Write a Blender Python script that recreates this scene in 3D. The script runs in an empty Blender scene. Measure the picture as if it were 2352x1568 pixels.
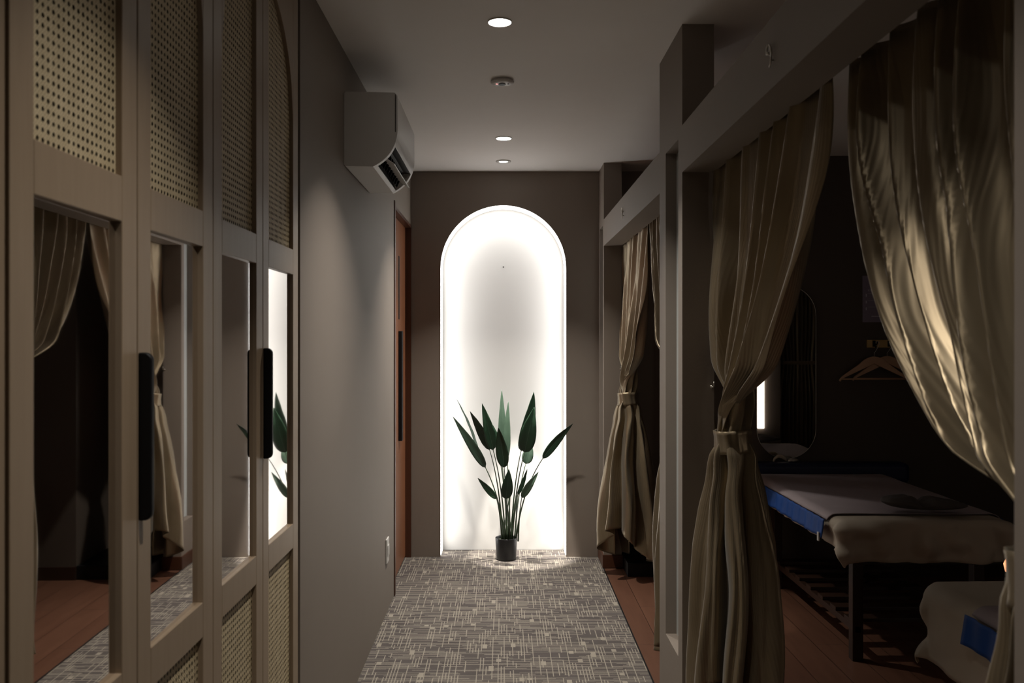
import bpy, bmesh, math, random
from mathutils import Vector, noise, Matrix
S = bpy.context.scene
COL = S.collection
PI = math.pi
H = 1.47            # eye height
F = 2000.0          # focal length in pixels of the 2352 wide frame

# ------------------------------------------------------------------ camera, world, exposure
cam_d = bpy.data.cameras.new('camera'); cam = bpy.data.objects.new('camera', cam_d); COL.objects.link(cam)
cam.location = (0, 0, H); cam.rotation_euler = (PI/2, 0, 0)
cam_d.sensor_width = 36; cam_d.lens = F/2352*36
cam_d.shift_x = (1176-1157)/2352; cam_d.shift_y = -4/2352
cam_d.clip_start = .05
cam_d.dof.use_dof = True; cam_d.dof.focus_distance = 5.0; cam_d.dof.aperture_fstop = 6.3
S.camera = cam
w = bpy.data.worlds.new('world'); S.world = w; w.use_nodes = True
w.node_tree.nodes['Background'].inputs[0].default_value = (.9, .85, .8, 1)
w.node_tree.nodes['Background'].inputs[1].default_value = 0.02
S.view_settings.view_transform = 'Standard'; S.view_settings.look = 'None'
S.view_settings.gamma = 1; S.view_settings.exposure = 0; S.view_settings.use_curve_mapping = False

LED = 4.9           # radiance of the arch strip
DOWN = 12.0          # watts of a corridor downlight

# ------------------------------------------------------------------ helpers
def at(px, py, Y):
    return Vector(((px-1157)*Y/F, Y, H-(py-780)*Y/F))
def bx(bm, x0, x1, y0, y1, z0, z1):
    v = [bm.verts.new((x, y, z)) for x in (x0, x1) for y in (y0, y1) for z in (z0, z1)]
    for f in ((0,1,3,2),(4,6,7,5),(0,4,5,1),(2,3,7,6),(0,2,6,4),(1,5,7,3)):
        bm.faces.new([v[i] for i in f])
def obj(name, bm, m, parent=None, smooth=False, bevel=0, seg=2, solid=0, subsurf=0):
    if isinstance(bm, bmesh.types.BMesh):
        bmesh.ops.recalc_face_normals(bm, faces=bm.faces)
        me = bpy.data.meshes.new(name); bm.to_mesh(me); bm.free()
    else: me = bm
    if m: me.materials.append(m)
    o = bpy.data.objects.new(name, me); COL.objects.link(o)
    if smooth:
        for p in me.polygons: p.use_smooth = True
    if parent:
        o.parent = parent; o.matrix_parent_inverse = Matrix.Translation(-parent.location)
    if solid:
        s = o.modifiers.new('solid', 'SOLIDIFY'); s.thickness = solid; s.offset = 0
    if subsurf:
        s = o.modifiers.new('sub', 'SUBSURF'); s.levels = s.render_levels = subsurf
    if bevel:
        b = o.modifiers.new('bevel', 'BEVEL'); b.width = bevel; b.segments = seg; b.limit_method = 'ANGLE'; b.angle_limit = math.radians(40)
    return o
def tag(o, label, cat, group=None, kind=None):
    o['label'] = label; o['category'] = cat
    if group: o['group'] = group
    if kind: o['kind'] = kind
    return o
def thing(name, label, cat, loc=(0,0,0), group=None):
    o = bpy.data.objects.new(name, None); COL.objects.link(o); o.location = loc; o.empty_display_size = .05
    return tag(o, label, cat, group)
def struct(name, bm, m, label=None, cat=None, **k):
    o = obj(name, bm, m, **k); o['kind'] = 'structure'
    o['label'] = label or name.replace('_', ' '); o['category'] = cat or name.split('_')[0]
    return o
def box(name, x0, x1, y0, y1, z0, z1, m, parent=None, **k):
    bm = bmesh.new(); bx(bm, x0, x1, y0, y1, z0, z1); return obj(name, bm, m, parent, **k)
def cyl(bm, c, r0, r1, h, n=32, axis='Z', cap=True):
    M = {'Z': Matrix(), 'X': Matrix.Rotation(PI/2, 4, 'Y'), 'Y': Matrix.Rotation(-PI/2, 4, 'X')}[axis]
    bmesh.ops.create_cone(bm, cap_ends=cap, segments=n, radius1=r0, radius2=r1, depth=h, matrix=Matrix.Translation(c) @ M)
def lathe(bm, prof, c, n=40):
    rings = []
    for r, z in prof:
        rings.append([bm.verts.new((c[0]+r*math.cos(2*PI*i/n), c[1]+r*math.sin(2*PI*i/n), c[2]+z)) for i in range(n)])
    for a, b in zip(rings, rings[1:]):
        for i in range(n): bm.faces.new((a[i], a[(i+1)%n], b[(i+1)%n], b[i]))
    return rings
def extrude_poly(bm, pts, a, b, fn):
    A = [bm.verts.new(fn(p[0], p[1], a)) for p in pts]; B = [bm.verts.new(fn(p[0], p[1], b)) for p in pts]
    n = len(pts)
    bm.faces.new(A); bm.faces.new(B[::-1])
    for i in range(n): bm.faces.new((A[i], A[(i+1)%n], B[(i+1)%n], B[i]))
def tube(bm, pts, r, n=8, cap=True):
    pts = [Vector(p) for p in pts]; rings = []; up = Vector((.13, .97, .2)).normalized()
    for i, p in enumerate(pts):
        t = (pts[min(i+1, len(pts)-1)]-pts[max(i-1, 0)]).normalized()
        s = t.cross(up)
        if s.length < 1e-3: s = t.cross(Vector((1, 0, 0)))
        s.normalize(); q = t.cross(s)
        rr = r[i] if isinstance(r, (list, tuple)) else r
        rings.append([bm.verts.new(p+rr*(math.cos(2*PI*k/n)*s+math.sin(2*PI*k/n)*q)) for k in range(n)])
    for a, b in zip(rings, rings[1:]):
        for k in range(n): bm.faces.new((a[k], a[(k+1)%n], b[(k+1)%n], b[k]))
    if cap: bm.faces.new(rings[0][::-1]); bm.faces.new(rings[-1])
def bez(a, b, c, n=10):
    a, b, c = Vector(a), Vector(b), Vector(c)
    return [(1-t)**2*a+2*t*(1-t)*b+t*t*c for t in [i/n for i in range(n+1)]]
def lerp(a, b, t): return a+(b-a)*t
def sstep(a, b, x):
    t = max(0, min(1, (x-a)/(b-a))); return t*t*(3-2*t)

# ------------------------------------------------------------------ materials
class NT:
    def __init__(s, name):
        s.m = bpy.data.materials.new(name); s.m.use_nodes = True; s.t = s.m.node_tree
        s.b = s.t.nodes['Principled BSDF']
    def n(s, typ, **k):
        nd = s.t.nodes.new(typ)
        for a, v in k.items(): setattr(nd, a, v)
        return nd
    def l(s, a, b): s.t.links.new(a, b)
    def math(s, op, a, b=None, c=None):
        nd = s.n('ShaderNodeMath', operation=op)
        for i, v in enumerate((a, b, c)):
            if v is None: continue
            if hasattr(v, 'links'): s.l(v, nd.inputs[i])
            else: nd.inputs[i].default_value = v
        return nd.outputs[0]
    def mix(s, f, a, b):
        nd = s.n('ShaderNodeMix', data_type='RGBA')
        for i, v in ((0, f), (6, a), (7, b)):
            if hasattr(v, 'links'): s.l(v, nd.inputs[i])
            else: nd.inputs[i].default_value = v if i == 0 else (*v, 1)
        return nd.outputs[2]
    def noise(s, scale, vec=None, detail=3, rough=.5, sc=(1,1,1)):
        mp = s.n('ShaderNodeMapping'); mp.inputs['Scale'].default_value = sc
        if vec is None: vec = s.n('ShaderNodeTexCoord').outputs['Object']
        s.l(vec, mp.inputs[0])
        nd = s.n('ShaderNodeTexNoise'); nd.inputs['Scale'].default_value = scale
        nd.inputs['Detail'].default_value = detail; nd.inputs['Roughness'].default_value = rough
        s.l(mp.outputs[0], nd.inputs[0]); return nd.outputs['Fac']
    def bump(s, h, strength, dist):
        nd = s.n('ShaderNodeBump'); nd.inputs['Strength'].default_value = strength; nd.inputs['Distance'].default_value = dist
        s.l(h, nd.inputs['Height']); s.l(nd.outputs[0], s.b.inputs['Normal'])
def simple(name, col, rough=.5, metal=0, var=.08, scale=6, bump=0, bscale=60, sc=(1,1,1), spec=.5):
    g = NT(name); dark = tuple(c*(1-var) for c in col); lite = tuple(min(1, c*(1+var)) for c in col)
    g.l(g.mix(g.noise(scale, sc=sc), dark, lite), g.b.inputs['Base Color'])
    g.b.inputs['Roughness'].default_value = rough; g.b.inputs['Metallic'].default_value = metal
    g.b.inputs['Specular IOR Level'].default_value = spec
    if bump: g.bump(g.noise(bscale, sc=sc, detail=4), bump, .002)
    return g.m
def emit(name, col, st):
    g = NT(name); g.b.inputs['Base Color'].default_value = (*col, 1)
    g.b.inputs['Emission Color'].default_value = (*col, 1); g.b.inputs['Emission Strength'].default_value = st
    return g.m
def wood(name, a, b, rough=.4, axis=(18, 18, 1.2), scale=3):
    g = NT(name)
    n1 = g.noise(scale, detail=6, rough=.62, sc=axis)
    n2 = g.noise(scale*7, detail=3, sc=axis)
    f = g.math('ADD', g.math('MULTIPLY', n1, .75), g.math('MULTIPLY', n2, .25))
    g.l(g.mix(f, a, b), g.b.inputs['Base Color']); g.b.inputs['Roughness'].default_value = rough
    g.bump(f, .15, .001); return g.m
M = {}
M['wall'] = simple('taupe_paint', (.215, .178, .148), .62, var=.03, bump=.12, bscale=180)
M['walldk'] = simple('dark_brown_wall', (.085, .066, .052), .7, var=.03, bump=.1, bscale=180)  # room walls, a darker brown than the corridor walls
M['ceil'] = simple('white_ceiling_paint', (.80, .77, .74), .8, var=.02, bump=.05, bscale=120)
M['niche'] = simple('white_niche_paint', (.70, .685, .66), .7, var=.015)
M['cab'] = wood('light_laminate_wood', (.245, .175, .115), (.35, .262, .178), .42)
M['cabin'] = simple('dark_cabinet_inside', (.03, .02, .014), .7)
M['door'] = wood('red_brown_veneer', (.17, .058, .022), (.30, .115, .05), .38)
M['jamb'] = wood('dark_brown_jamb', (.055, .018, .008), (.085, .03, .014), .4)
M['black'] = simple('black_metal', (.005, .005, .006), .5, var=.1, spec=.25)
M['pot'] = simple('black_plastic', (.012, .013, .015), .38, var=.1)
M['acw'] = simple('white_plastic', (.62, .60, .57), .42, var=.02)
M['chrome'] = simple('brushed_metal', (.6, .57, .52), .3, metal=1, var=.05)
M['soil'] = simple('dark_moss', (.03, .035, .02), .9, var=.5, scale=60, bump=.8)
M['leaf'] = simple('leaf_green', (.018, .050, .026), .42, var=.35, scale=9, bump=.12, bscale=40)
M['leaf2'] = simple('leaf_pale_underside', (.050, .090, .060), .5, var=.3, scale=9, bump=.12, bscale=40)
M['stem'] = simple('stem_green', (.03, .05, .022), .45, var=.3, scale=20)
M['cream'] = simple('cream_sheet', (.50, .43, .34), .75, var=.06, scale=5, bump=.25, bscale=25)
M['mauve'] = simple('mauve_cover', (.37, .31, .325), .7, var=.08, bump=.2, bscale=300)
M['blue'] = simple('blue_border', (.003, .058, .28), .6, var=.12)
M['navy'] = simple('navy_vinyl', (.006, .012, .055), .5, var=.1)
M['towel'] = simple('charcoal_cloth', (.09, .078, .072), .9, var=.2, bump=.5, bscale=150)
M['bedwood'] = wood('dark_stained_wood', (.02, .009, .005), (.04, .018, .010), .4)
M['hanger'] = wood('pale_brown_wood', (.50, .29, .17), (.66, .41, .26), .4, axis=(1, 18, 18))
M['hookbd'] = wood('yellow_pine', (.50, .32, .11), (.62, .42, .17), .45, axis=(1, 18, 18))
M['poster'] = simple('dark_violet_print', (.24, .19, .27), .35, var=.06)
M['posterb'] = simple('pale_print', (.6, .55, .66), .4, var=.06)
M['posterg'] = simple('yellow_print', (.5, .42, .2), .4, var=.06)
M['slot'] = simple('pale_grey_glass', (.60, .64, .64), .12, var=.02)
M['led'] = emit('led_strip', (1, .985, .965), LED)
M['lens'] = emit('lamp_lens', (1, .97, .92), 26)
M['led2'] = emit('room_led', (1, .86, .72), 4)
M['warm'] = emit('warm_glow', (1, .42, .2), 1.6)
M['reddot'] = emit('red_indicator', (1, .45, .42), 1.0)

g = NT('mirror_silver'); g.b.inputs['Metallic'].default_value = 1; g.b.inputs['Roughness'].default_value = .02
g.b.inputs['Base Color'].default_value = (.78, .76, .74, 1); M['mirror'] = g.m

# satin with an embossed bark pattern
g = NT('gold_satin')
tc = g.n('ShaderNodeTexCoord').outputs['UV']
n1 = g.noise(7, vec=tc, detail=3, sc=(3.2, .9, 1))
nd = g.n('ShaderNodeTexWave', wave_type='BANDS', bands_direction='X')
nd.inputs['Scale'].default_value = 34; nd.inputs['Distortion'].default_value = 9; nd.inputs['Detail'].default_value = 2
nd.inputs['Detail Scale'].default_value = .7
mp = g.n('ShaderNodeMapping'); mp.inputs['Scale'].default_value = (1, .12, 1); g.l(tc, mp.inputs[0]); g.l(mp.outputs[0], nd.inputs[0])
g.l(g.mix(n1, (.215, .165, .102), (.325, .262, .172)), g.b.inputs['Base Color'])
g.b.inputs['Metallic'].default_value = .72; g.b.inputs['Roughness'].default_value = .37
g.b.inputs['Sheen Weight'].default_value = .15
g.bump(nd.outputs['Fac'], .25, .0010)
M['satin'] = g.m

# cane webbing: real holes in a thin woven sheet
g = NT('cane_webbing')
tc = g.n('ShaderNodeTexCoord').outputs['Object']; sp = g.n('ShaderNodeSeparateXYZ'); g.l(tc, sp.inputs[0])
P = .0145
def cell(o):
    f = g.math('FRACT', g.math('ADD', g.math('DIVIDE', o, P), 500.0)); return g.math('SUBTRACT', f, .5)
cy, cz = cell(sp.outputs[1]), cell(sp.outputs[2])
d = g.math('SQRT', g.math('ADD', g.math('MULTIPLY', cy, cy), g.math('MULTIPLY', cz, cz)))
wob = g.math('MULTIPLY', g.math('SUBTRACT', g.noise(90, vec=tc), .5), .22)
hole = g.math('LESS_THAN', g.math('ADD', d, wob), .245)
strand = g.math('ADD', g.math('SINE', g.math('MULTIPLY', g.math('ADD', sp.outputs[1], sp.outputs[2]), 2*PI*2/P)),
                g.math('SINE', g.math('MULTIPLY', g.math('SUBTRACT', sp.outputs[1], sp.outputs[2]), 2*PI*2/P)))
f = g.math('ADD', g.math('MULTIPLY', strand, .2), g.noise(25, vec=tc))
g.l(g.mix(f, (.42, .33, .19), (.70, .58, .38)), g.b.inputs['Base Color']); g.b.inputs['Roughness'].default_value = .55
g.bump(strand, .5, .0008)
tr = g.n('ShaderNodeBsdfTransparent'); mx = g.n('ShaderNodeMixShader')
g.l(hole, mx.inputs[0]); g.l(g.b.outputs[0], mx.inputs[1]); g.l(tr.outputs[0], mx.inputs[2])
g.l(mx.outputs[0], g.t.nodes['Material Output'].inputs[0]); M['cane'] = g.m

# carpet: short pale dashes crossing on a brown grey ground
g = NT('crosshatch_carpet')
tc = g.n('ShaderNodeTexCoord').outputs['Object']; sp = g.n('ShaderNodeSeparateXYZ'); g.l(tc, sp.inputs[0])
def dashes(along, across, pitch, length, thr, seed, wid):
    row = g.math('FLOOR', g.math('DIVIDE', across, pitch)); fr = g.math('FRACT', g.math('ADD', g.math('DIVIDE', across, pitch), 1000.0))
    wn = g.n('ShaderNodeTexWhiteNoise', noise_dimensions='2D'); cb = g.n('ShaderNodeCombineXYZ'); g.l(row, cb.inputs[0]); cb.inputs[1].default_value = seed
    g.l(cb.outputs[0], wn.inputs['Vector'])
    ln = g.math('MULTIPLY_ADD', wn.outputs['Value'], length*.9, length*.55)
    seg = g.math('FLOOR', g.math('ADD', g.math('DIVIDE', along, ln), g.math('MULTIPLY', wn.outputs['Value'], 37.7)))
    w2 = g.n('ShaderNodeTexWhiteNoise', noise_dimensions='3D'); c2 = g.n('ShaderNodeCombineXYZ'); g.l(row, c2.inputs[0]); g.l(seg, c2.inputs[1]); c2.inputs[2].default_value = seed
    g.l(c2.outputs[0], w2.inputs['Vector'])
    on = g.math('GREATER_THAN', w2.outputs['Value'], thr)
    thin = g.math('LESS_THAN', fr, g.math('MULTIPLY_ADD', w2.outputs['Value'], wid*.5, wid*.6))
    return g.math('MULTIPLY', on, thin)
hx = dashes(sp.outputs[0], sp.outputs[1], .0112, .13, .42, 3.3, .34)
vy = dashes(sp.outputs[1], sp.outputs[0], .0135, .10, .62, 8.1, .32)
big = dashes(sp.outputs[1], sp.outputs[0], .034, .045, .965, 5.5, .6)
line = g.math('MAXIMUM', g.math('MAXIMUM', hx, g.math('MULTIPLY', vy, .85)), g.math('MULTIPLY', big, .9))
pile = g.noise(900, vec=tc, detail=2); mott = g.noise(7, vec=tc, detail=3)
ground = g.mix(mott, (.080, .069, .067), (.122, .107, .100))
thread = g.mix(mott, (.33, .295, .245), (.42, .38, .315))
fac = g.math('MULTIPLY', line, g.math('MULTIPLY_ADD', pile, .7, .55))
g.l(g.mix(fac, ground, thread), g.b.inputs['Base Color']); g.b.inputs['Roughness'].default_value = .95
g.b.inputs['Specular IOR Level'].default_value = .1
g.bump(pile, .5, .003); M['carpet'] = g.m

# plank floor
g = NT('red_brown_planks')
tc = g.n('ShaderNodeTexCoord').outputs['Object']
mp = g.n('ShaderNodeMapping'); mp.inputs['Rotation'].default_value = (0, 0, PI/2); g.l(tc, mp.inputs[0])
br = g.n('ShaderNodeTexBrick'); br.inputs['Scale'].default_value = 1; br.inputs['Brick Width'].default_value = 1.2; br.inputs['Row Height'].default_value = .15
br.inputs['Mortar Size'].default_value = .0015; br.inputs['Color1'].default_value = (.2, .2, .2, 1); br.inputs['Color2'].default_value = (.8, .8, .8, 1)
g.l(mp.outputs[0], br.inputs[0])
gr = g.noise(3, vec=tc, detail=7, rough=.6, sc=(9, 1, 9))
f = g.math('ADD', g.math('MULTIPLY', gr, .8), g.math('MULTIPLY', br.outputs['Color'], .25))
c = g.mix(f, (.07, .028, .016), (.165, .078, .048)); c = g.mix(br.outputs['Fac'], c, (.02, .008, .005))
g.l(c, g.b.inputs['Base Color']); g.b.inputs['Roughness'].default_value = .38; M['plank'] = g.m

# ------------------------------------------------------------------ the shell
CZ = 2.61; XL = -.63; XR = .645; TH = .115; YE = 5.9; XM = 3.8; YB = -2.0
bm = bmesh.new(); bx(bm, XR, XM, YB, YE, -.1, 0); struct('floor', bm, M['plank'], 'red-brown plank floor of the treatment room')
bm = bmesh.new(); bx(bm, -1.3, XM+.1, YB-.1, YE+.35, CZ, CZ+.12); struct('ceiling', bm, M['ceil'], 'white painted ceiling')
bm = bmesh.new(); bx(bm, XL-.06, XR-.006, YB, YE+.195, -.1, .0)
o = obj('carpet', bm, M['carpet']); tag(o, 'grey-brown crosshatched carpet running down the corridor', 'carpet'); o['kind'] = 'structure'; o.name = 'floor_carpet'
bm = bmesh.new(); bx(bm, XR-.006, XR, YB, YE, -.1, .004); struct('trim_1', bm, M['black'], 'thin black strip between carpet and plank floor')

# left wall with the doorway and the wardrobe bay left open
bm = bmesh.new()
bx(bm, XL-.2, XL, 2.695, 5.03, 0, CZ); bx(bm, XL-.2, XL, 5.03, YE, 2.245, CZ); bx(bm, XL-.2, XL, YB, 1.02, 0, CZ)
bx(bm, -1.3, -1.25, 1.02, 2.695, 0, CZ); bx(bm, XL-.2, XL-.08, 5.03, YE, 0, 2.245)
struct('wall_left', bm, M['wall'], 'taupe painted left corridor wall')

# end wall with arched niche
AX, AR, AZ = -.003, .425, 1.955
def arch_pts(r, n=36):
    return [(AX-r, 0)]+[(AX-r*math.cos(PI*i/n), AZ+r*math.sin(PI*i/n)) for i in range(n+1)]+[(AX+r, 0)]
bm = bmesh.new()
def wall_face(y):
    ap = arch_pts(AR); V = [bm.verts.new((x, y, z)) for x, z in ap]; T = []
    for x, z in ap: T.append(bm.verts.new((x, y, CZ)))
    for i in range(len(ap)-1):
        if abs(ap[i][0]-ap[i+1][0]) < 1e-6: continue
        bm.faces.new((V[i], V[i+1], T[i+1], T[i]))
    for xa, k in ((XL-.2, 0), (XM, len(ap)-1)):
        a = bm.verts.new((xa, y, 0)); b = bm.verts.new((xa, y, CZ))
        j = k+1 if k == 0 else k-1
        bm.faces.new((a, V[k], V[j], T[k], b))
    return V
Fv = wall_face(YE)
struct('wall_end', bm, M['wall'], 'taupe painted end wall around the arched niche')
bm = bmesh.new()
ap = arch_pts(AR); A = [bm.verts.new((x, YE, z)) for x, z in ap]; B = [bm.verts.new((x, YE+.2, z)) for x, z in ap]
for i in range(len(ap)-1): bm.faces.new((A[i], A[i+1], B[i+1], B[i]))
bm.faces.new(B)
struct('wall_niche', bm, M['niche'], 'white arched niche glowing at the end of the corridor')
# LED strip on the reveal
bm = bmesh.new(); prev = None
for x, z in arch_pts(AR-.004, 48):
    if z == 0: z = .012
    q = [bm.verts.new((x, y, z)) for y in (YE+.003, YE+.15)]
    d = Vector((x-AX, 0, max(0, z-AZ))).normalized()*.004
    q += [bm.verts.new((x+d.x, y, z+d.z)) for y in (YE+.15, YE+.003)]
    if prev:
        for i in range(4): bm.faces.new((prev[i], prev[(i+1)%4], q[(i+1)%4], q[i]))
    prev = q
tag(obj('led_strip', bm, M['led']), 'glowing white light strip following the inside edge of the arched niche', 'light strip')
bm = bmesh.new(); cyl(bm, at(1156, 613, YE+.197), .004, .004, .008, 12, 'Y')
tag(obj('nail', bm, M['black'], smooth=True), 'tiny dark nail in the white back of the arched niche', 'nail')

# right partition: posts with slots, beams
SZ0, SZ1 = .30, 2.21
def post(bm, y0, y1, s0, s1):
    d = .05
    bx(bm, XR+d, XR+TH, y0, y1, 0, CZ)
    bx(bm, XR, XR+d, y0, s0, 0, CZ); bx(bm, XR, XR+d, s1, y1, 0, CZ)
    bx(bm, XR, XR+d, s0, s1, 0, SZ0); bx(bm, XR, XR+d, s0, s1, SZ1, CZ)
def beam(bm, y0, y1): bx(bm, XR, XR+TH, y0, y1, 2.075, 2.245)
P1 = (3.146, 3.603, 3.217, 3.468); P2 = (5.61, YE, 5.66, 5.85); P0 = (.64, 1.10, .72, .98)
bm = bmesh.new()
for p in (P0, P1, P2): post(bm, *p)
beam(bm, 1.10, 3.146); beam(bm, 3.603, 5.61); beam(bm, -1.4, .64); bx(bm, XR, XR+TH, YB, -1.4, 0, CZ)
struct('wall_right', bm, M['wall'], 'taupe partition of slotted posts and beams along the right side')
for i, p in enumerate((P1, P2, P0)):
    bm = bmesh.new(); bx(bm, XR+.043, XR+.0498, p[2]+.001, p[3]-.001, SZ0+.001, SZ1-.001)
    struct('window_%d' % (i+1), bm, M['slot'], 'pale grey glossy pane set in the slot of a partition post', 'window')
# room shell
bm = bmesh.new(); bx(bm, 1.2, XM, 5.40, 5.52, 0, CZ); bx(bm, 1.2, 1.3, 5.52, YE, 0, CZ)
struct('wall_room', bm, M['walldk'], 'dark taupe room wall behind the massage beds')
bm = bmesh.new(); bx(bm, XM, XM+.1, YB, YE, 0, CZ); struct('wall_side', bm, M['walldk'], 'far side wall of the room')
bm = bmesh.new(); bx(bm, -1.3, XM+.1, YB-.1, YB, 0, CZ); struct('wall_back', bm, M['wall'], 'wall behind the viewer')
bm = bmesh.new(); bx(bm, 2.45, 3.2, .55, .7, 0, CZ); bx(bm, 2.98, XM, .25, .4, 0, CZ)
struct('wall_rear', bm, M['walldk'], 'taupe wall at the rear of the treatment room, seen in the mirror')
bm = bmesh.new(); bx(bm, XR-.008, XR+TH+.006, 5.60, YE-.004, 0.004, .085)
struct('baseboard_right', bm, M['jamb'], 'brown baseboard at the foot of the far post')
bm = bmesh.new(); bx(bm, XR+TH+.008, 1.198, 5.40, YE-.002, 0, .085)
tag(obj('platform', bm, M['black'], bevel=.004), 'low black platform on the floor behind the far curtain', 'platform')
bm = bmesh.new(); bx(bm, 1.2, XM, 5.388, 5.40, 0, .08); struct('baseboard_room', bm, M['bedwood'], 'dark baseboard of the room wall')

# ------------------------------------------------------------------ lamps
def downlight(x, y, r, label, spot=False, power=DOWN, group=None, spread=95):
    t = thing('downlight', label, 'ceiling light', (x, y, CZ), group)
    bm = bmesh.new()
    ri = r*.54 if spot else r*.9
    lathe(bm, [(r, 0), (r, -.003), (r*.97, -.006), (ri+.002, -.005), (ri, -.002), (ri, 0)], (x, y, CZ))
    obj('trim_ring', bm, M['acw'], t, smooth=True)
    bm = bmesh.new(); cyl(bm, (x, y, CZ-.002), ri, ri, .002, 40); obj('lens', bm, M['lens'], t)
    if spot:
        d = bpy.data.lights.new('lamp', 'SPOT'); d.energy = power; d.spot_size = math.radians(17.5); d.spot_blend = .3; d.shadow_soft_size = .014
    else:
        d = bpy.data.lights.new('lamp', 'AREA'); d.shape = 'DISK'; d.size = ri*1.7; d.energy = power; d.spread = math.radians(spread)
    d.color = (1, .94, .85)
    o = bpy.data.objects.new('lamp', d); COL.objects.link(o); o.location = (0, 0, -.012); o.parent = t
    return t, o
downlight(-.014, 3.12, .0435, 'round white downlight nearest the viewer, at the top of the picture')
downlight(0, 4.92, .0455, 'round white downlight in the ceiling between the smoke detector and the recessed spot', power=DOWN*1.3)
t, o = downlight(-.002, 5.56, .049, 'small recessed spotlight closest to the end wall, with a wide white ring', True, 650)
o.rotation_euler = Vector((.13, .37, -2.6)).to_track_quat('-Z', 'Y').to_euler()
downlight(-.014, 1.32, .0435, 'round downlight above the near wardrobe doors', power=DOWN*.5, spread=92)
t = thing('smoke_detector', 'flat round white detector with a red light, between two downlights', 'smoke detector', (-.006, 3.825, CZ))
bm = bmesh.new(); c = (-.006, 3.825, CZ); R = lathe(bm, [(.046, 0), (.046, -.006), (.052, -.008), (.051, -.013), (.02, -.017), (.0001, -.017)], c)
obj('body', bm, M['acw'], t, smooth=True)
bm = bmesh.new(); cyl(bm, (c[0]-.001, c[1], CZ-.018), .016, .014, .004, 24); obj('sensor', bm, M['black'], t)
bm = bmesh.new(); cyl(bm, (c[0]+.026, c[1], CZ-.016), .0045, .004, .004, 16); obj('hole', bm, M['black'], t)
bm = bmesh.new(); cyl(bm, (c[0]-.024, c[1], CZ-.0165), .005, .004, .004, 16); obj('indicator', bm, M['reddot'], t)

# ------------------------------------------------------------------ wardrobe
t = thing('wardrobe', 'tall built-in wardrobe with mirrored and cane doors along the left wall', 'wardrobe', (-.95, 1.9, 0))
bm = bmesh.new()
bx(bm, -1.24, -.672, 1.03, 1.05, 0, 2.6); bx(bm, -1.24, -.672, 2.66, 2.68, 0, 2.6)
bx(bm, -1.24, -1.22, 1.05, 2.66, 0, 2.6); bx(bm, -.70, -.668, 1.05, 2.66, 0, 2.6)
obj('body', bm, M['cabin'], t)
bm = bmesh.new(); bx(bm, -.668, XL-.004, 1.025, 1.106, 0, 2.6); bx(bm, -.668, XL-.004, 1.106, 2.680, 2.582, 2.6); obj('frame', bm, M['cab'], t)
def rrect_prism(bm, y0, y1, z0, z1, x0, x1, r):
    pts = []
    for cx, cz, a in ((y1-r, z1-r, 0), (y0+r, z1-r, 90), (y0+r, z0+r, 180), (y1-r, z0+r, 270)):
        for k in range(7):
            an = math.radians(a+k*15); pts.append((cx+r*math.cos(an), cz+r*math.sin(an)))
    extrude_poly(bm, pts, x0, x1, lambda p, q, d: (d, p, q))
XF, XB = XL, XL-.024
for k in range(4):
    y0 = 1.110+.390*k; y1 = y0+.386; a0, a1 = y0+.055, y0+.325
    if k % 2 == 0: yc, lab = y1+.002, 'left leaf'
    else: yc = y0-.002
    if k % 2 == 0: a0, a1 = y0+.058, y0+.328
    bm = bmesh.new()
    bx(bm, XB, XF, y0, a0, .06, 2.58); bx(bm, XB, XF, a1, y1, .06, 2.58)
    for z0, z1 in ((.06, .15), (.847, .92), (1.665, 1.74)): bx(bm, XB, XF, a0, a1, z0, z1)
    rad = (a1-yc) if k % 2 else (yc-a0); zs = 2.12; N = 14
    pts = [(lerp(a0, a1, i/N), zs+math.sqrt(max(0, rad**2-(lerp(a0, a1, i/N)-yc)**2))) for i in range(N+1)]
    if k % 2 == 0: pts = [(a0, zs)]+[p for p in pts[1:]]
    pts += [(a1, 2.58), (a0, 2.58)]
    extrude_poly(bm, pts, XB, XF, lambda p, q, d: (d, p, q))
    d = obj('door', bm, M['cab'], t, bevel=.0015)
    for n, z0, z1, m, xo in (('mirror', .90, 1.685, 'mirror', .009), ('rattan_panel', .14, .86, 'cane', .011), ('rattan_panel', 1.73, 2.50, 'cane', .011)):
        bm = bmesh.new()
        if m == 'mirror':
            til = (.018 if k < 2 else .003)*(a1-a0)/2   # the panes sit very slightly out of true
            ya, yb = a0-.004, a1+.004; xf = XF-xo
            extrude_poly(bm, [(xf+til, ya), (xf-til, yb), (xf-til-.006, yb), (xf+til-.006, ya)], z0, z1, lambda p, q, d: (p, q, d))
        else:
            v = [bm.verts.new((XF-xo, y, z)) for y, z in ((a0-.004, z0), (a1+.004, z0), (a1+.004, z1), (a0-.004, z1))]; bm.faces.new(v)
        p = obj(n, bm, M[m], t); p.parent = d; p.matrix_parent_inverse = Matrix.Identity(4)
        p.matrix_parent_inverse = Matrix.Identity(4)
    if k % 2:
        yh = y0+.0005
        bm = bmesh.new(); z0, z1 = 1.158, 1.448
        # flat D-shaped pull standing out from the stile
        pts = []
        for cx, cz, a in ((XL+.030-.018, z1-.018, 0),):
            pass
        r = .014; xo = XL+.023
        pts = [(XL-.0005, z0), (xo-r, z0)]+[(xo-r+r*math.sin(math.radians(q)), z0+r-r*math.cos(math.radians(q))) for q in range(15, 91, 15)]
        pts += [(xo, z1-r)]+[(xo-r+r*math.cos(math.radians(q)), z1-r+r*math.sin(math.radians(q))) for q in range(15, 91, 15)]+[(XL-.0005, z1)]
        extrude_poly(bm, pts, yh, yh+.014, lambda p, q, dd: (p, dd, q))
        p = obj('handle', bm, M['black'], t, bevel=.003, seg=3); p.parent = d; p.matrix_parent_inverse = Matrix.Identity(4)
        p['label'] = 'long black pull handle'

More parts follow.
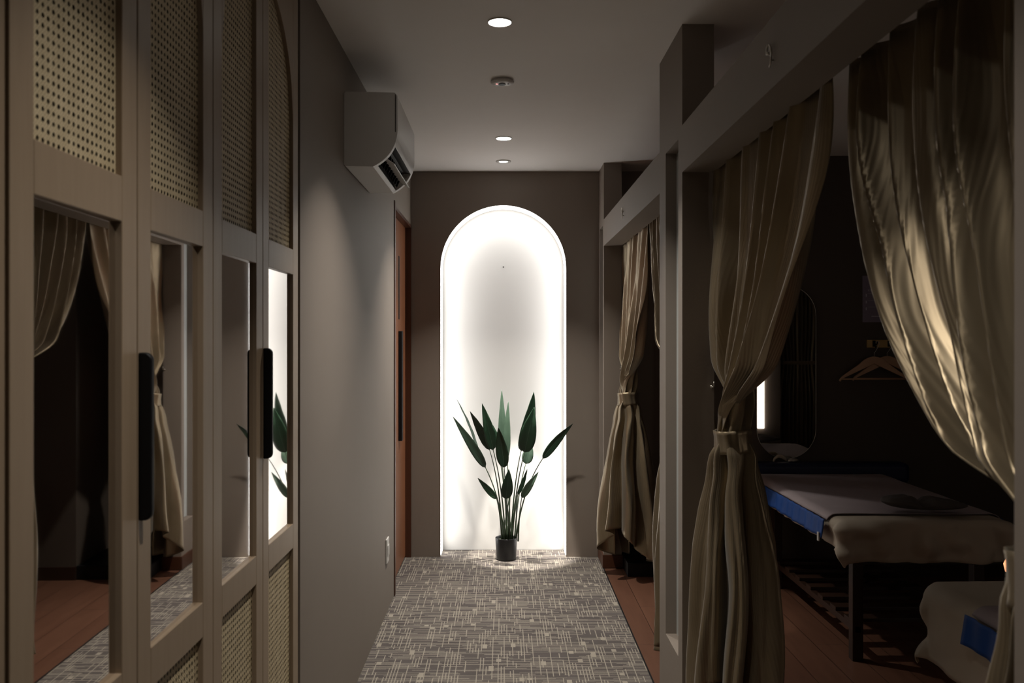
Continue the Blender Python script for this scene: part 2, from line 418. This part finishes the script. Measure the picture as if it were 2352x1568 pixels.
# ------------------------------------------------------------------ door on the left wall
bm = bmesh.new(); bx(bm, XL-.06, XL-.035, 5.06, 5.885, .01, 2.225)
dr = obj('door_1', bm, M['door'], bevel=.002); dr['kind'] = 'structure'; dr['label'] = 'red-brown wooden sliding door at the far end of the left wall'; dr['category'] = 'door'
box('handle', XL-.035, XL-.012, 5.50, 5.56, .83, 1.525, M['black'], dr, bevel=.003)['label'] = 'long black door pull'
box('glass_slit', XL-.0352, XL-.0335, 5.50, 5.55, 1.60, 2.0, M['black'], dr)
bm = bmesh.new(); bx(bm, XL-.07, XL+.006, 4.995, 5.03, 0, 2.27)
struct('trim_2', bm, M['jamb'], 'dark brown upright edge beside the sliding door')
bm = bmesh.new(); bx(bm, XL-.07, XL+.004, 5.885, YE-.001, 0, 2.245); bx(bm, XL-.07, XL+.003, 5.032, 5.885, 2.225, 2.245)
struct('trim_3', bm, M['jamb'], 'dark brown jamb of the sliding door')

# socket
t = thing('wall_outlet', 'small white socket plate low on the left wall before the door', 'wall outlet', (XL, 4.68, .34))
box('plate', XL, XL+.009, 4.635, 4.725, .275, .405, M['acw'], t, bevel=.003)
box('rocker', XL+.009, XL+.013, 4.655, 4.705, .31, .37, M['acw'], t, bevel=.002)

# ------------------------------------------------------------------ air conditioner
t = thing('air_conditioner', 'white split air conditioner mounted high on the left wall', 'air conditioner', (XL, 3.74, 2.15))
z1, z0 = 2.448, 2.152; xw = XL
full = [(xw, z1-.008), (xw+.006, z1), (xw+.20, z1-.004), (xw+.212, z1-.018), (xw+.213, z1-.15)]
arc = bez((xw+.213, 0, z1-.15), (xw+.208, 0, z0+.045), (xw+.115, 0, z0+.0), 12)
full += [(p.x, p.z) for p in arc[1:]]+[(xw+.006, z0+.002), (xw, z0+.008)]
i0, i1 = 4, 11
notch = [(arc[i0].x, arc[i0].z), (arc[i0].x-.03, arc[i0].z+.005), (arc[i1].x-.02, arc[i1].z+.055), (arc[i1].x, arc[i1].z)]
mid = full[:5]+[(p.x, p.z) for p in arc[1:i0]]+notch+[(p.x, p.z) for p in arc[i1+1:]]+full[-2:]
fn = lambda p, q, d: (p, d, q)
bm = bmesh.new()
extrude_poly(bm, full, 3.43, 3.462, fn); extrude_poly(bm, mid, 3.462, 4.035, fn); extrude_poly(bm, full, 4.035, 4.07, fn)
body = obj('body', bm, M['acw'], t, bevel=.0015)
bm = bmesh.new(); q = [(n[0]+dx, n[1]+dz) for n, (dx, dz) in zip(notch, ((-.004, .001), (.002, -.001), (.002, -.002), (-.0005, .004)))]
nv = [Vector((a, 0, b)) for a, b in notch]; u_ = (nv[3]-nv[0]).normalized()*.002; w_ = ((nv[0]+nv[3])/2-(nv[1]+nv[2])/2).normalized()*.002
mid2 = [(p.x, p.z) for p in (nv[0]-w_, nv[1], nv[2], nv[3]-w_, nv[3]-u_-w_, nv[2]-u_+w_, nv[1]+u_+w_, nv[0]+u_-w_)]
extrude_poly(bm, mid2, 3.4625, 4.0345, fn); obj('air_outlet', bm, M['black'], t)
for i in range(9):
    y = 3.50+i*.062; bm = bmesh.new(); extrude_poly(bm, [(notch[2][0]+.02, notch[2][1]-.03), (notch[1][0]-.01, notch[1][1]-.004), (notch[1][0]-.006, notch[1][1]-.02), (notch[2][0]+.03, notch[2][1]-.048)], y, y+.002, fn); obj('vane', bm, M['black'], t)
mx_, mz_ = (arc[i0].x+arc[i1].x)/2, (arc[i0].z+arc[i1].z)/2
bm = bmesh.new(); dx, dz = .030, -.020
extrude_poly(bm, [(mx_-dx*.9-.004, mz_-dz*.3+.008), (mx_-dx*.9-.002, mz_-dz*.3+.004), (mx_+dx-.002, mz_+dz-.010), (mx_+dx, mz_+dz-.006)], 3.475, 4.022, fn)
obj('louver', bm, M['acw'], t, bevel=.001)
# front panel seam
bm = bmesh.new(); extrude_poly(bm, [(xw+.203, z1-.012), (xw+.2055, z1-.012), (xw+.2055, z1-.16), (xw+.203, z1-.16)], 3.4285, 3.4305, fn)
obj('panel_seam', bm, M['pot'], t)

# ------------------------------------------------------------------ plant
PY = 5.835; pc = Vector((.017, PY, 0))
t = thing('potted_plant', 'artificial plant with long paddle leaves in a black pot before the niche', 'plant', tuple(pc))
bm = bmesh.new(); lathe(bm, [(.0001, .001), (.060, .001), (.066, .006), (.073, .14), (.0735, .147), (.070, .147), (.069, .125)], pc)
obj('pot', bm, M['pot'], t, smooth=True, bevel=.001)
bm = bmesh.new(); cyl(bm, pc+Vector((0, 0, .122)), .069, .069, .01, 40); obj('soil', bm, M['soil'], t)
random.seed(4)
def zp(X, Y, d): return at(1000+X/3.732, 880+Y/3.732, d)
def leaf(b, tp, W, bow, twist, mat, fold=.25, n=20, mcol=7):
    b, tp = Vector(b), Vector(tp); ax = tp-b; L = ax.length; a = ax.normalized()
    view = Vector((0, -1, 0)); s = a.cross(view).normalized(); nrm = s.cross(a).normalized()
    rot = Matrix.Rotation(twist, 3, a); s = rot @ s; nrm = rot @ nrm
    bm = bmesh.new(); rows = []
    for i in range(n+1):
        u = i/n; wd = W*.5*(math.sin(PI*min(1, u**.62))**.85 if 0 < u < 1 else 0)
        wd = max(wd, .0012*(1-u)+.0002)
        c = b+a*L*u+nrm*bow*math.sin(PI*u)*L
        row = []
        for j in range(-mcol//2+1, mcol//2+1):
            q = j/(mcol//2); z = fold*abs(q)*wd+.0012*math.sin(u*26+q*4)*abs(q)
            row.append(bm.verts.new(c+s*q*wd+nrm*z))
        rows.append(row)
    for r0, r1 in zip(rows, rows[1:]):
        for k in range(len(r0)-1): bm.faces.new((r0[k], r0[k+1], r1[k+1], r1[k]))
    lf = obj('leaf', bm, mat, t, smooth=True, solid=.0012)
    bm = bmesh.new(); tube(bm, [b+a*L*u+nrm*(bow*math.sin(PI*u)*L-.0006) for u in [i/10 for i in range(10)]], [.0026*(1-i/11)+.0006 for i in range(10)], 6)
    o = obj('midrib', bm, M['leaf2'], t, smooth=True); o.parent = lf; o.matrix_parent_inverse = Matrix.Identity(4)
    return b
k = 1/3.732*5.8/F
LV = [ # base, tip, width px, depth base, depth tip, twist, bow, mat, pot x
 ((430,722),(150,285),80,5.80,5.70,.2,.05,'leaf2',590),
 ((375,625),(185,140),55,5.84,5.86,1.25,.03,'leaf',600),
 ((465,570),(297,240),80,5.76,5.66,-.3,-.05,'leaf',580),
 ((495,572),(400,172),95,5.74,5.68,.2,.04,'leaf',600),
 ((560,600),(568,52),70,5.88,5.90,.3,.03,'leaf2',615),
 ((615,640),(626,152),66,5.86,5.88,-.3,.03,'leaf2',640),
 ((535,560),(483,345),66,5.82,5.80,.5,.03,'leaf',620),
 ((590,722),(540,375),108,5.70,5.64,-.25,-.04,'leaf',610),
 ((735,580),(845,72),125,5.78,5.72,.35,.05,'leaf',650),
 ((765,592),(848,205),140,5.72,5.66,-.1,.05,'leaf',660),
 ((775,690),(820,500),96,5.86,5.88,0,.03,'leaf2',680),
 ((920,645),(1180,345),76,5.76,5.72,.2,-.08,'leaf',690),
 ((605,990),(630,735),98,5.68,5.64,.1,.03,'leaf',640),
 ((525,990),(362,810),56,5.72,5.66,.2,-.06,'leaf',570),
 ((740,980),(885,757),64,5.76,5.72,-.2,.04,'leaf2',710),
 ((705,955),(788,732),44,5.78,5.80,.5,.03,'leaf',690),
]
for (b, tp, W, d0, d1, tw, bow, mt, potx) in LV:
    B = leaf(zp(*b, d0), zp(*tp, d1), W*k, bow, tw, M[mt])
    base = Vector(((1000+potx/3.732-1157)*5.8/F, PY+random.uniform(-.035, .03), .125))
    md = Vector((lerp(base.x, B.x, .22), lerp(base.y, B.y, .3), lerp(base.z, B.z, .62)))
    bm = bmesh.new(); tube(bm, bez(base, md, B, 12), [lerp(.0058, .0026, i/12) for i in range(13)], 7)
    obj('stem', bm, M['stem'], t, smooth=True)
for i in range(7):   # bare leaf stalks without a blade at the heart of the plant
    x = .017+random.uniform(-.03, .04); base = Vector((x, PY+random.uniform(-.04, .03), .125))
    tp = base+Vector((random.uniform(-.03, .06), random.uniform(-.03, .03), random.uniform(.25, .42)))
    bm = bmesh.new(); tube(bm, bez(base, (base+tp)/2+Vector((-.004, 0, 0)), tp, 8), [lerp(.0055, .003, q/8) for q in range(9)], 7)
    obj('stem', bm, M['stem'], t, smooth=True)

# ------------------------------------------------------------------ curtains
def curtain(label, y0, y1, yk, zk, Xc=.775, ztop=2.11, p=1.7, seed=1, sb=.72, Rk=.052, Rb=.125, nf=8, hem=.12, hemf=.2, thstart=None, Xk=None, lean=(0, 0), mat='satin', name='curtain', group='gold satin curtains of the cubicles', amp=.042, sag=.0):
    """y0 post side, y1 middle of the bay; rolled into a bundle at height zk by the tieback"""
    rnd = random.Random(seed); ph = [rnd.uniform(0, 6.28) for _ in range(8)]
    Xk = Xk or Xc; sg = 1 if y1 > y0 else -1
    t = thing(name, label, 'curtain', (Xc, (y0+yk)/2, 0), group)
    NU, NV = 240, 130; bm = bmesh.new(); uvl = bm.loops.layers.uv.new('UVMap'); grid = []; UV = {}
    for j in range(NV+1):
        row = []
        for i in range(NU+1):
            u = i/NU
            zh = hem+hemf*math.exp(-((u-.52)/.17)**2)+.03*math.sin(9*u+ph[0])
            v = j/NV
            z = lerp(ztop, zh, v)
            fold = 2*PI*nf*(u+.025*math.sin(5*u+ph[1])+.012*math.sin(3.1*z*3+ph[2]))
            wob = noise.noise(Vector((u*5.0+seed, z*.9, 1.7)))
            fold += 2.0*wob
            amod = .62+.75*abs(noise.noise(Vector((u*6.0, z*.6+seed, 5.1))))*2
            ridge = 1-2*(math.sin(fold/2)**2+.02)**.6        # narrow ridges, wide hollows
            side = 1-2*(math.sin(fold/2*2.3+ph[3])**2+.03)**.45
            fw = -amod*(ridge*1.05+.33*side*math.sin(2.2*z+ph[5]))
            tt = min(1, (ztop-z)/(ztop-zk))
            if z >= zk:
                e = tt**p
                Ya = lerp(y0, yk-sg*.03, tt**4); Yb = lerp(y1, yk+sg*.045, e)
                s = sstep(sb, 1.0, tt); R = lerp(.10, Rk, sstep(sb-.1, 1, tt)); A = amp*(.55+.75*tt)
            else:
                q = (zk-z)/(zk-.1); s = 1; R = lerp(Rk, Rb, 1-(1-min(1, q))**2.2); Ya = yk-sg*.03; Yb = yk+sg*.045; A = amp
            # flat hanging sheet
            uu = u
            ln = Vector((Xc+A*fw, lerp(Ya, Yb, uu)+A*.5*math.cos(fold), z))
            ln.z -= 0
            # rolled bundle: open side at the back, middle of the cloth faces the corridor and the viewer
            th = -sg*PI*.08+PI*1.25+(u-.5)*2*PI*.9*sg*1
            kk = lerp(.30, .52, min(1, max(0, (zk-z)/.35))) if z < zk else .25
            if abs(z-zk) < .04: kk *= abs(z-zk)/.04*.8+.2
            rr = R*(1+kk*fw*.75)
            q2 = max(0, (zk-z)/(zk-.1))
            cx = lerp(Xc, Xk, s)+lean[0]*q2; cyy = yk+lean[1]*q2
            tb = Vector((cx+rr*math.cos(th)*1.0, cyy+rr*math.sin(th)*1.0, z))
            pnt = ln.lerp(tb, s)
            pnt.x += .006*noise.noise(Vector((u*14, z*3, seed)))*(1+s)
            pnt.y += .006*noise.noise(Vector((u*14, z*3, seed+9)))*(1+s)
            # small crosswise puckers close to the tie
            near = math.exp(-((z-zk)/.16)**2)
            pnt.x += near*.006*math.sin(34*z+9*u+ph[6])
            vv = bm.verts.new(pnt); UV[vv] = (u*1.4, z); row.append(vv)
        grid.append(row)
    for a, b in zip(grid, grid[1:]):
        for i in range(NU):
            f = bm.faces.new((a[i], a[i+1], b[i+1], b[i]))
            for lp in f.loops: lp[uvl].uv = UV[lp.vert]
    obj('drape', bm, M[mat], t, smooth=True, solid=.0016)
    # tieback strap
    bm = bmesh.new(); uvl = bm.loops.layers.uv.new('UVMap'); rings = []; n = 48
    for h in range(7):
        hh = (h/6-.5)*.078; rad = Rk*1.2+.004*((h/6-.5)*2)**2
        rings.append([bm.verts.new((Xk+(rad+.0022*math.sin(11*a_+hh*30))*math.cos(a_), yk+(rad+.0022*math.sin(11*a_+hh*30))*math.sin(a_), zk+hh+.006*math.sin(a_+ph[0]))) for a_ in [2*PI*i/n for i in range(n)]])
    for a, b in zip(rings, rings[1:]):
        for i in range(n): bm.faces.new((a[i], a[(i+1)%n], b[(i+1)%n], b[i]))
    obj('tieback', bm, M[mat], t, smooth=True, solid=.003)
    return t, yk, zk
curtain('gold satin curtain of the near cubicle, knotted by the middle post', 3.12, 2.03, 2.98, 1.125, seed=3, nf=6, hem=.10, hemf=.24, Rk=.050, Rb=.112, p=1.7, Xk=.785, lean=(-.015, -.02))
curtain('gold satin curtain closest to the viewer, swept to the right edge', 1.13, 2.00, 1.205, 1.14, Xc=.812, seed=11, sb=.84, hem=.1, hemf=.05, Rk=.045, Rb=.095, p=2.5, nf=8, Xk=.76, amp=.058)
curtain('gold satin curtain at the end of the corridor, knotted by the far post', 5.58, 4.55, 5.42, 1.10, seed=12, nf=6, hem=.13, hemf=.16, Rk=.052, Rb=.145, p=1.7, Xk=.775)
curtain('gold satin curtain mostly hidden behind the middle post', 3.64, 4.52, 3.74, 1.22, seed=21, hem=.10, hemf=.12, Rk=.05, Rb=.12, p=2.2, Xk=.80)
def rail(label, y0, y1):
    bm = bmesh.new(); bx(bm, .763, .787, y0, y1, 2.115, 2.135)
    for y in (y0+.06, (y0+y1)/2, y1-.06): bx(bm, XR+TH, .765, y-.01, y+.01, 2.118, 2.140)
    tag(obj('curtain_rail', bm, M['acw'], bevel=.002), label, 'curtain rail', 'white curtain rails behind the beams')
rail('thin white curtain rail behind the near beam', 1.11, 3.14); rail('thin white curtain rail behind the far beam', 3.61, 5.60)
# hooks that hold the tiebacks
for y, z, lb in ((3.135, 1.30, 'tiny metal hook on the middle post beside the knotted curtain'), (5.60, 1.28, 'tiny metal hook on the far post beside the knotted curtain')):
    bm = bmesh.new(); x = XR+TH*.93
    tube(bm, [(x, y+.012, z), (x, y-.012, z), (x, y-.02, z+.006), (x, y-.02, z+.02)], .0022, 6)
    cyl(bm, (x, y+.010, z), .006, .006, .004, 12, 'Y')
    tag(obj('tieback_hook', bm, M['chrome'], smooth=True), lb, 'hook', 'tieback hooks')

# metal fittings on the beams
def ornament(Y, z, label):
    s = .0034
    pts = [(-1.6, -8.2), (-3.4, -6), (-4.2, -3), (-4.0, 1), (-3, 5), (-1, 8), (1.4, 8.8), (3.2, 7.2), (3.6, 4.6), (2.4, 2.8), (.6, 2.6)]
    bm = bmesh.new(); tube(bm, [(XR-.008, Y+a*s*1.3, z+b*s) for a, b in pts], .0024, 8)
    cyl(bm, (XR-.005, Y+2*1.3*s, z+3*s), .004, .004, .012, 12, 'X')
    cyl(bm, (XR-.004, Y-3*1.3*s, z-4*s), .002, .002, .009, 12, 'X')
    tag(obj('metal_curl', bm, M['chrome'], smooth=True), label, 'metal fitting', 'metal curls on the beams')
ornament(2.094, 2.151, 'small curled metal fitting on the near beam'); ornament(4.69, 2.151, 'small curled metal fitting on the far beam')

# ------------------------------------------------------------------ room: beds and their linen
def drape(name, x0, x1, y0, y1, zt, dl, dr, df, db, mat, seed, parent=None, wave=.012, r=.03, nx=90, ny=110, thick=.003, sagn=.004, flare=.25):
    """sheet lying on a rectangle, hanging dl/dr/df/db over left, right, near and far edges"""
    bm = bmesh.new(); G = []
    for j in range(ny+1):
        b = lerp(y0-df, y1+db, j/ny); row = []
        for i in range(nx+1):
            a = lerp(x0-dl, x1+dr, i/nx)
            ox = (x0-a) if a < x0 else (a-x1 if a > x1 else 0); oy = (y0-b) if b < y0 else (b-y1 if b > y1 else 0)
            sx = -1 if a < x0 else 1; sy = -1 if b < y0 else 1
            x = min(max(a, x0), x1); y = min(max(b, y0), y1)
            o = math.hypot(ox, oy) if (ox and oy) else max(ox, oy); o = min(o, max(dl, dr, df, db)*1.12)
            z = zt
            if o > 0:
                bend = min(o, r*1.57)/r
                z = zt-r*(1-math.cos(bend))-max(0, o-r*1.57); out = r*math.sin(bend)
                tn = x+y; q_ = noise.noise(Vector((tn*3.1+seed, o*2, 0)))
                wv = wave*min(1, o/.06)*(math.sin(17*tn+seed+26*o*q_*2)+.8*math.sin(37*tn+seed*2-30*o*(1 if q_ > 0 else -1))*max(0, .3+q_*1.6)+2.2*noise.noise(Vector((tn*7, o*12, seed))))+flare*.1*o
                wv = max(wv*(1.25 if oy > 0 else .3), -.012)
                tot = math.hypot(ox, oy)
                x += sx*(out+wv+.0)*(ox/tot); y += sy*(out+wv)*(oy/tot)
            z += sagn*noise.noise(Vector((a*4, b*4, seed)))+.0012*math.sin(60*a+14*b)*noise.noise(Vector((a*6, b*3, seed+3)))
            row.append(bm.verts.new((x, y, z)))
        G.append(row)
    for p, q in zip(G, G[1:]):
        for i in range(nx): bm.faces.new((p[i], p[i+1], q[i+1], q[i]))
    return obj(name, bm, M[mat], parent, smooth=True, solid=thick)
def bed(label, x0, x1, y0, y1, zt):
    t = thing('massage_bed', label, 'massage bed', ((x0+x1)/2, (y0+y1)/2, 0), 'massage beds in the dark room')
    box('mattress', x0+.02, x1-.02, y0+.02, y1-.02, zt-.09, zt-.012, M['navy'], t, bevel=.025, seg=4)
    bm = bmesh.new(); a, b, c, d = x0+.05, x1-.05, y0+.05, y1-.05
    bx(bm, a, b, c, c+.03, zt-.17, zt-.09); bx(bm, a, b, d-.03, d, zt-.17, zt-.09); bx(bm, a, a+.03, c, d, zt-.17, zt-.09); bx(bm, b-.03, b, c, d, zt-.17, zt-.09)
    obj('frame', bm, M['bedwood'], t, bevel=.003)
    for x in (a, b-.05):
        for y in (c, d-.05): box('leg', x, x+.05, y, y+.05, 0, zt-.16, M['bedwood'], t, bevel=.004)
    bm = bmesh.new()
    for i in range(7): y = lerp(c+.06, d-.12, i/6); bx(bm, a+.01, b-.01, y, y+.07, .16, .178)
    bx(bm, a+.01, a+.04, c, d, .13, .16); bx(bm, b-.04, b-.01, c, d, .13, .16)
    obj('shelf', bm, M['bedwood'], t, bevel=.002)
    return t
bed('massage bed with its foot toward the viewer, in front of the dark room wall', 1.545, 2.25, 3.93, 5.24, .655)
bed2 = bed('nearer massage bed at the lower right corner', 1.47, 2.2, 1.35, 2.93, .655)
tag(drape('bed_sheet', 1.545, 2.25, 3.93, 5.24, .655, .15, .15, .20, .05, 'cream', 2.0, wave=.020, flare=.3), 'cream sheet hanging over the foot of the bed by the room wall', 'bed sheet', 'cream bed sheets')
tag(drape('bed_sheet', 1.47, 2.2, 1.35, 2.93, .655, .28, .28, .2, .22, 'cream', 5.0, wave=.013, r=.05, flare=.6), 'cream sheet hanging over the nearer bed at the lower right', 'bed sheet', 'cream bed sheets')
def cover(label, x0, x1, y0, y1, zt, seed, off=.054):
    t = thing('bed_cover', label, 'bed cover', ((x0+x1)/2, (y0+y1)/2, zt), 'mauve covers with a blue border')
    drape('cloth', x0, x1, y0, y1, zt, .055, .055, .0, .0, 'mauve', seed, t, wave=.002, r=.052, sagn=.003)
    # blue border strip hanging below the cloth on both long sides
    for sx, xe in ((-1, x0), (1, x1)):
        bm = bmesh.new(); G = []
        for j in range(80):
            y = lerp(y0, y1, j/79); row = []
            for i in range(8):
                dz = i/7*.088
                row.append(bm.verts.new((xe+sx*(off+.004+.010*i/7+.004*math.sin(y*31+seed)*i/7+.003*math.sin(70*y)), y, zt-.024-dz)))
            G.append(row)
        for p, q in zip(G, G[1:]):
            for i in range(7): bm.faces.new((p[i], p[i+1], q[i+1], q[i]))
        o = obj('border', bm, M['blue'], t, smooth=True, solid=.003); o['label'] = 'bright blue border'
    return t
cv = cover('mauve cover with a blue border spread over the bed by the room wall', 1.540, 2.254, 4.03, 5.22, .664, 3)
cover('mauve cover with a blue border on the nearer bed', 1.455, 2.215, 1.4, 2.62, .668, 8, off=.06)
# small white tag on the border
bm = bmesh.new(); bx(bm, 1.462, 1.468, 4.045, 4.065, .535, .575)
obj('care_tag', bm, M['acw'], cv)['label'] = 'tiny white tag'
# headrest and what lies on it
tag(box('headrest_cushion', 1.50, 2.46, 5.262, 5.385, .60, .722, M['navy'], bevel=.03, seg=4), 'navy headrest cushion between the bed and the mirror wall', 'cushion')
c = at(1790, 1066, 5.32); bm = bmesh.new()
tube(bm, [(c.x-.04, 5.31, .727), (c.x-.03, 5.312, .745), (c.x-.01, 5.315, .760), (c.x+.015, 5.32, .757), (c.x+.035, 5.322, .742), (c.x+.045, 5.325, .732)], [.005, .008, .011, .012, .010, .005], 10)
tag(obj('hairband', bm, M['cream'], smooth=True), 'small pale cloth band arched on the navy headrest', 'hairband')
bm = bmesh.new(); bmesh.ops.create_icosphere(bm, subdivisions=3, radius=1)
for v in bm.verts:
    n_ = noise.noise(v.co*2.5)*.5+noise.noise(v.co*6)*.3
    v.co = Vector((c.x+.085+v.co.x*(.035+.01*n_), 5.322+v.co.y*.02, .732+max(-.6, v.co.z)*(.012+.012*n_)))
g = M['chrome']; tag(obj('foil_wrapper', bm, M['chrome']), 'crumpled shiny wrapper lying beside the pale hairband', 'wrapper')
# folded dark cloth on the bed foot
t = bmesh.new()
bmesh.ops.create_icosphere(t, subdivisions=5, radius=1)
c0 = at(2122, 1176, 4.05)
for v in t.verts:
    x = v.co.x; pinch = 1-.45*math.exp(-((x+.12)/.16)**2)
    fold = .18*math.sin(9*v.co.y+5*x)*(1-abs(x))+.22*noise.noise(v.co*3)
    v.co = Vector((c0.x+x*.19, c0.y+v.co.y*(.085*pinch+.02*fold)-.02*x, .672+.010+(v.co.z+1)*.5*(.06*pinch+.03*fold)*(1-.25*x)))
tag(obj('folded_cloth', t, M['towel'], smooth=True), 'dark grey twisted cloth lying on the foot of the bed', 'towel')
drape('valance', 1.53, 2.14, 1.40, 2.84, .60, .50, .45, .3, .42, 'cream', 9.0, bed2, wave=.012, r=.03, flare=.2)['label'] = 'cream cloth hanging lower under the sheet'

# hook board, hangers
WY = 5.40
cc = at(2021, 789, WY)
t = thing('hook_board', 'short pine board with two dark hooks on the room wall', 'coat hooks', (cc.x, WY, cc.z))
box('board', cc.x-.083, cc.x+.083, WY-.016, WY, cc.z-.024, cc.z+.024, M['hookbd'], t, bevel=.002)
HK = []
for px in (2005, 2039):
    p = at(px, 789, WY); bm = bmesh.new(); bx(bm, p.x-.008, p.x+.008, WY-.021, WY-.016, p.z-.018, p.z+.018)
    tube(bm, [(p.x, WY-.02, p.z+.004), (p.x, WY-.05, p.z-.008), (p.x, WY-.062, p.z+.002), (p.x, WY-.062, p.z+.014)], .004, 8)
    tube(bm, [(p.x, WY-.02, p.z-.008), (p.x, WY-.042, p.z-.022), (p.x, WY-.050, p.z-.018)], .004, 8)
    obj('hook', bm, M['black'], t, smooth=True); HK.append(p)
def hanger(label, cx, top, y, hx, hz, w=.215):
    t = thing('clothes_hanger', label, 'clothes hanger', (cx, y, top), 'wooden hangers on the hook board')
    bm = bmesh.new(); up, lo = [], []
    N = 24
    for i in range(-N, N+1):
        s = i/N; a = abs(s)
        zt = top-.012-.118*a**1.25*1.0 - .0*a
        if a < .42: zt = top-.062*(a/.42)**2*.75-.001
        else: zt = top-.0475-(a-.42)/.58*.088
        zl = top-.045-.098*a
        if a > .93: zt -= .01*(a-.93)/.07
        up.append((cx+s*w, zt)); lo.append((cx+s*w*.97, min(zl, zt-.010)))
    extrude_poly(bm, up+lo[::-1], y-.006, y+.006, lambda p, q, d: (p, d, q))
    obj('arms', bm, M['hanger'], t, bevel=.002)
    bm = bmesh.new(); tube(bm, [(cx-w*.93, y, top-.139), (cx+w*.93, y, top-.139)], .0045, 8); obj('trouser_bar', bm, M['hanger'], t, smooth=True)
    bm = bmesh.new(); pts = [(cx, y, top-.004), (cx, y, top+.018), (lerp(cx, hx, .6), y, top+.034), (hx+.012, y, hz-.004), (hx+.012, y, hz+.010), (hx, y, hz+.017), (hx-.010, y, hz+.008)]
    tube(bm, pts, .0016, 6); obj('hook', bm, M['chrome'], t, smooth=True)
c1 = at(2007, 818, WY-.058); c2 = at(2038, 817, WY-.045)
hanger('wooden hanger in front, on the left hook', c1.x, c1.z, WY-.062, HK[0].x, HK[0].z-.002)
hanger('wooden hanger behind, on the right hook', c2.x, c2.z, WY-.042, HK[1].x, HK[1].z-.002)

# poster
p0 = at(1981, 633, WY); p1 = at(2072, 740, WY)
t = thing('poster', 'dark violet printed notice on the room wall above the hook board', 'poster', (p0.x, WY, p1.z))
box('sheet', p0.x, p1.x, WY-.004, WY, p1.z, p0.z, M['poster'], t)
bm = bmesh.new(); PW, PH = p1.x-p0.x, p0.z-p1.z
def pr(u0, u1, v0, v1): bx(bm, p0.x+u0*PW, p0.x+u1*PW, WY-.0046, WY-.0041, p0.z-v1*PH, p0.z-v0*PH)
for v0 in (.39, .52, .65): pr(.10, .62, v0, v0+.10) if False else None
pr(.13, .95, .385, .39); pr(.13, .95, .53, .535); pr(.13, .95, .67, .675); pr(.22, .62, .862, .88)
for v0 in (.39, .535, .68): pr(.075, .10, v0, v0+.06)
obj('print_lines', bm, M['posterb'], t)
bm = bmesh.new(); pr(.60, .78, .66, .76); obj('print_block', bm, M['posterg'], t)
def text(s, size, x, z, m):
    cu = bpy.data.curves.new('text', 'FONT'); cu.body = s; cu.size = size; cu.extrude = .0002
    tmp = bpy.data.objects.new('tmp', cu); COL.objects.link(tmp); bpy.context.view_layer.update()
    me = bpy.data.meshes.new_from_object(tmp.evaluated_get(bpy.context.evaluated_depsgraph_get())); bpy.data.objects.remove(tmp)
    me.transform(Matrix.Translation((x, WY-.0045, z)) @ Matrix.Rotation(PI/2, 4, 'X'))
    o = obj('lettering', me, m, t); return o
text('Dear', .020, p0.x+.19*PW, p0.z-.235*PH, M['posterb']); text('KINDLY', .019, p0.x+.13*PW, p0.z-.335*PH, M['posterb'])

# pill-shaped wall mirror
mc = at(1806, 985, WY-.012); mr = 68*(WY-.012)/F; zb = mc.z; ztp = 1.62
pts = [(mc.x+mr*math.cos(PI*i/24), ztp+mr*math.sin(PI*i/24)) for i in range(25)]+[(mc.x-mr*math.cos(PI*i/24), zb-mr*math.sin(PI*i/24)) for i in range(25)]
t = thing('wall_mirror', 'tall pill-shaped mirror on the room wall beyond the bed', 'mirror', (mc.x, WY, zb-mr))
bm = bmesh.new(); extrude_poly(bm, pts, WY-.014, WY, lambda p, q, d: (p, d, q)); obj('glass', bm, M['mirror'], t)
bm = bmesh.new(); tube(bm, [(x, WY-.0145, z) for x, z in pts]+[(pts[0][0], WY-.0145, pts[0][1])], .0016, 6, cap=False); obj('rim', bm, M['chrome'], t, smooth=True)

# what the room mirror shows: light strip and curtain at the rear wall
box_l = box('light_strip', 2.925, 3.0, .705, .745, .45, 2.2, M['led2'], bevel=.002)
tag(box_l, 'tall warm light strip at the rear of the room, seen in the pill-shaped mirror', 'light strip')
bm = bmesh.new(); G = []
for j in range(41):
    z = 2.3-2.1*j/40; row = []
    for i in range(161):
        u = i/160; tie = 1-.18*math.exp(-((z-1.2)/.25)**2)
        row.append(bm.verts.new((3.49+(u-.5)*.46*tie, .46+.03*math.sin(u*58)+.01*math.sin(u*131+z), z)))
    G.append(row)
for a, b in zip(G, G[1:]):
    for i in range(160): bm.faces.new((a[i], a[i+1], b[i+1], b[i]))
t = thing('curtain', 'dark pleated curtain at the rear of the room, seen in the pill-shaped mirror', 'curtain', (3.49, .46, 0))
obj('drape', bm, M['satin'], t, smooth=True, solid=.002)
bm = bmesh.new(); bx(bm, 3.29, 3.69, .42, .50, 1.18, 1.22); obj('tieback', bm, M['satin'], t, bevel=.01)
# small glowing lamp past the nearer bed
c = at(2321, 1296, 3.3); t = thing('night_lamp', 'tiny glowing orange lamp between the two beds at the right edge', 'lamp', (c.x, 3.3, 0))
bm = bmesh.new(); lathe(bm, [(.0001, c.z-.03), (.018, c.z-.028), (.024, c.z), (.014, c.z+.025), (.0001, c.z+.03)], (c.x, 3.3, 0), 20); obj('globe', bm, M['warm'], t, smooth=True)
bm = bmesh.new(); lathe(bm, [(.0001, 0), (.08, 0), (.08, .012), (.009, .02), (.009, c.z-.028), (.016, c.z-.026), (.0001, c.z-.024)], (c.x, 3.3, 0), 24); obj('stand', bm, M['bedwood'], t, smooth=True)
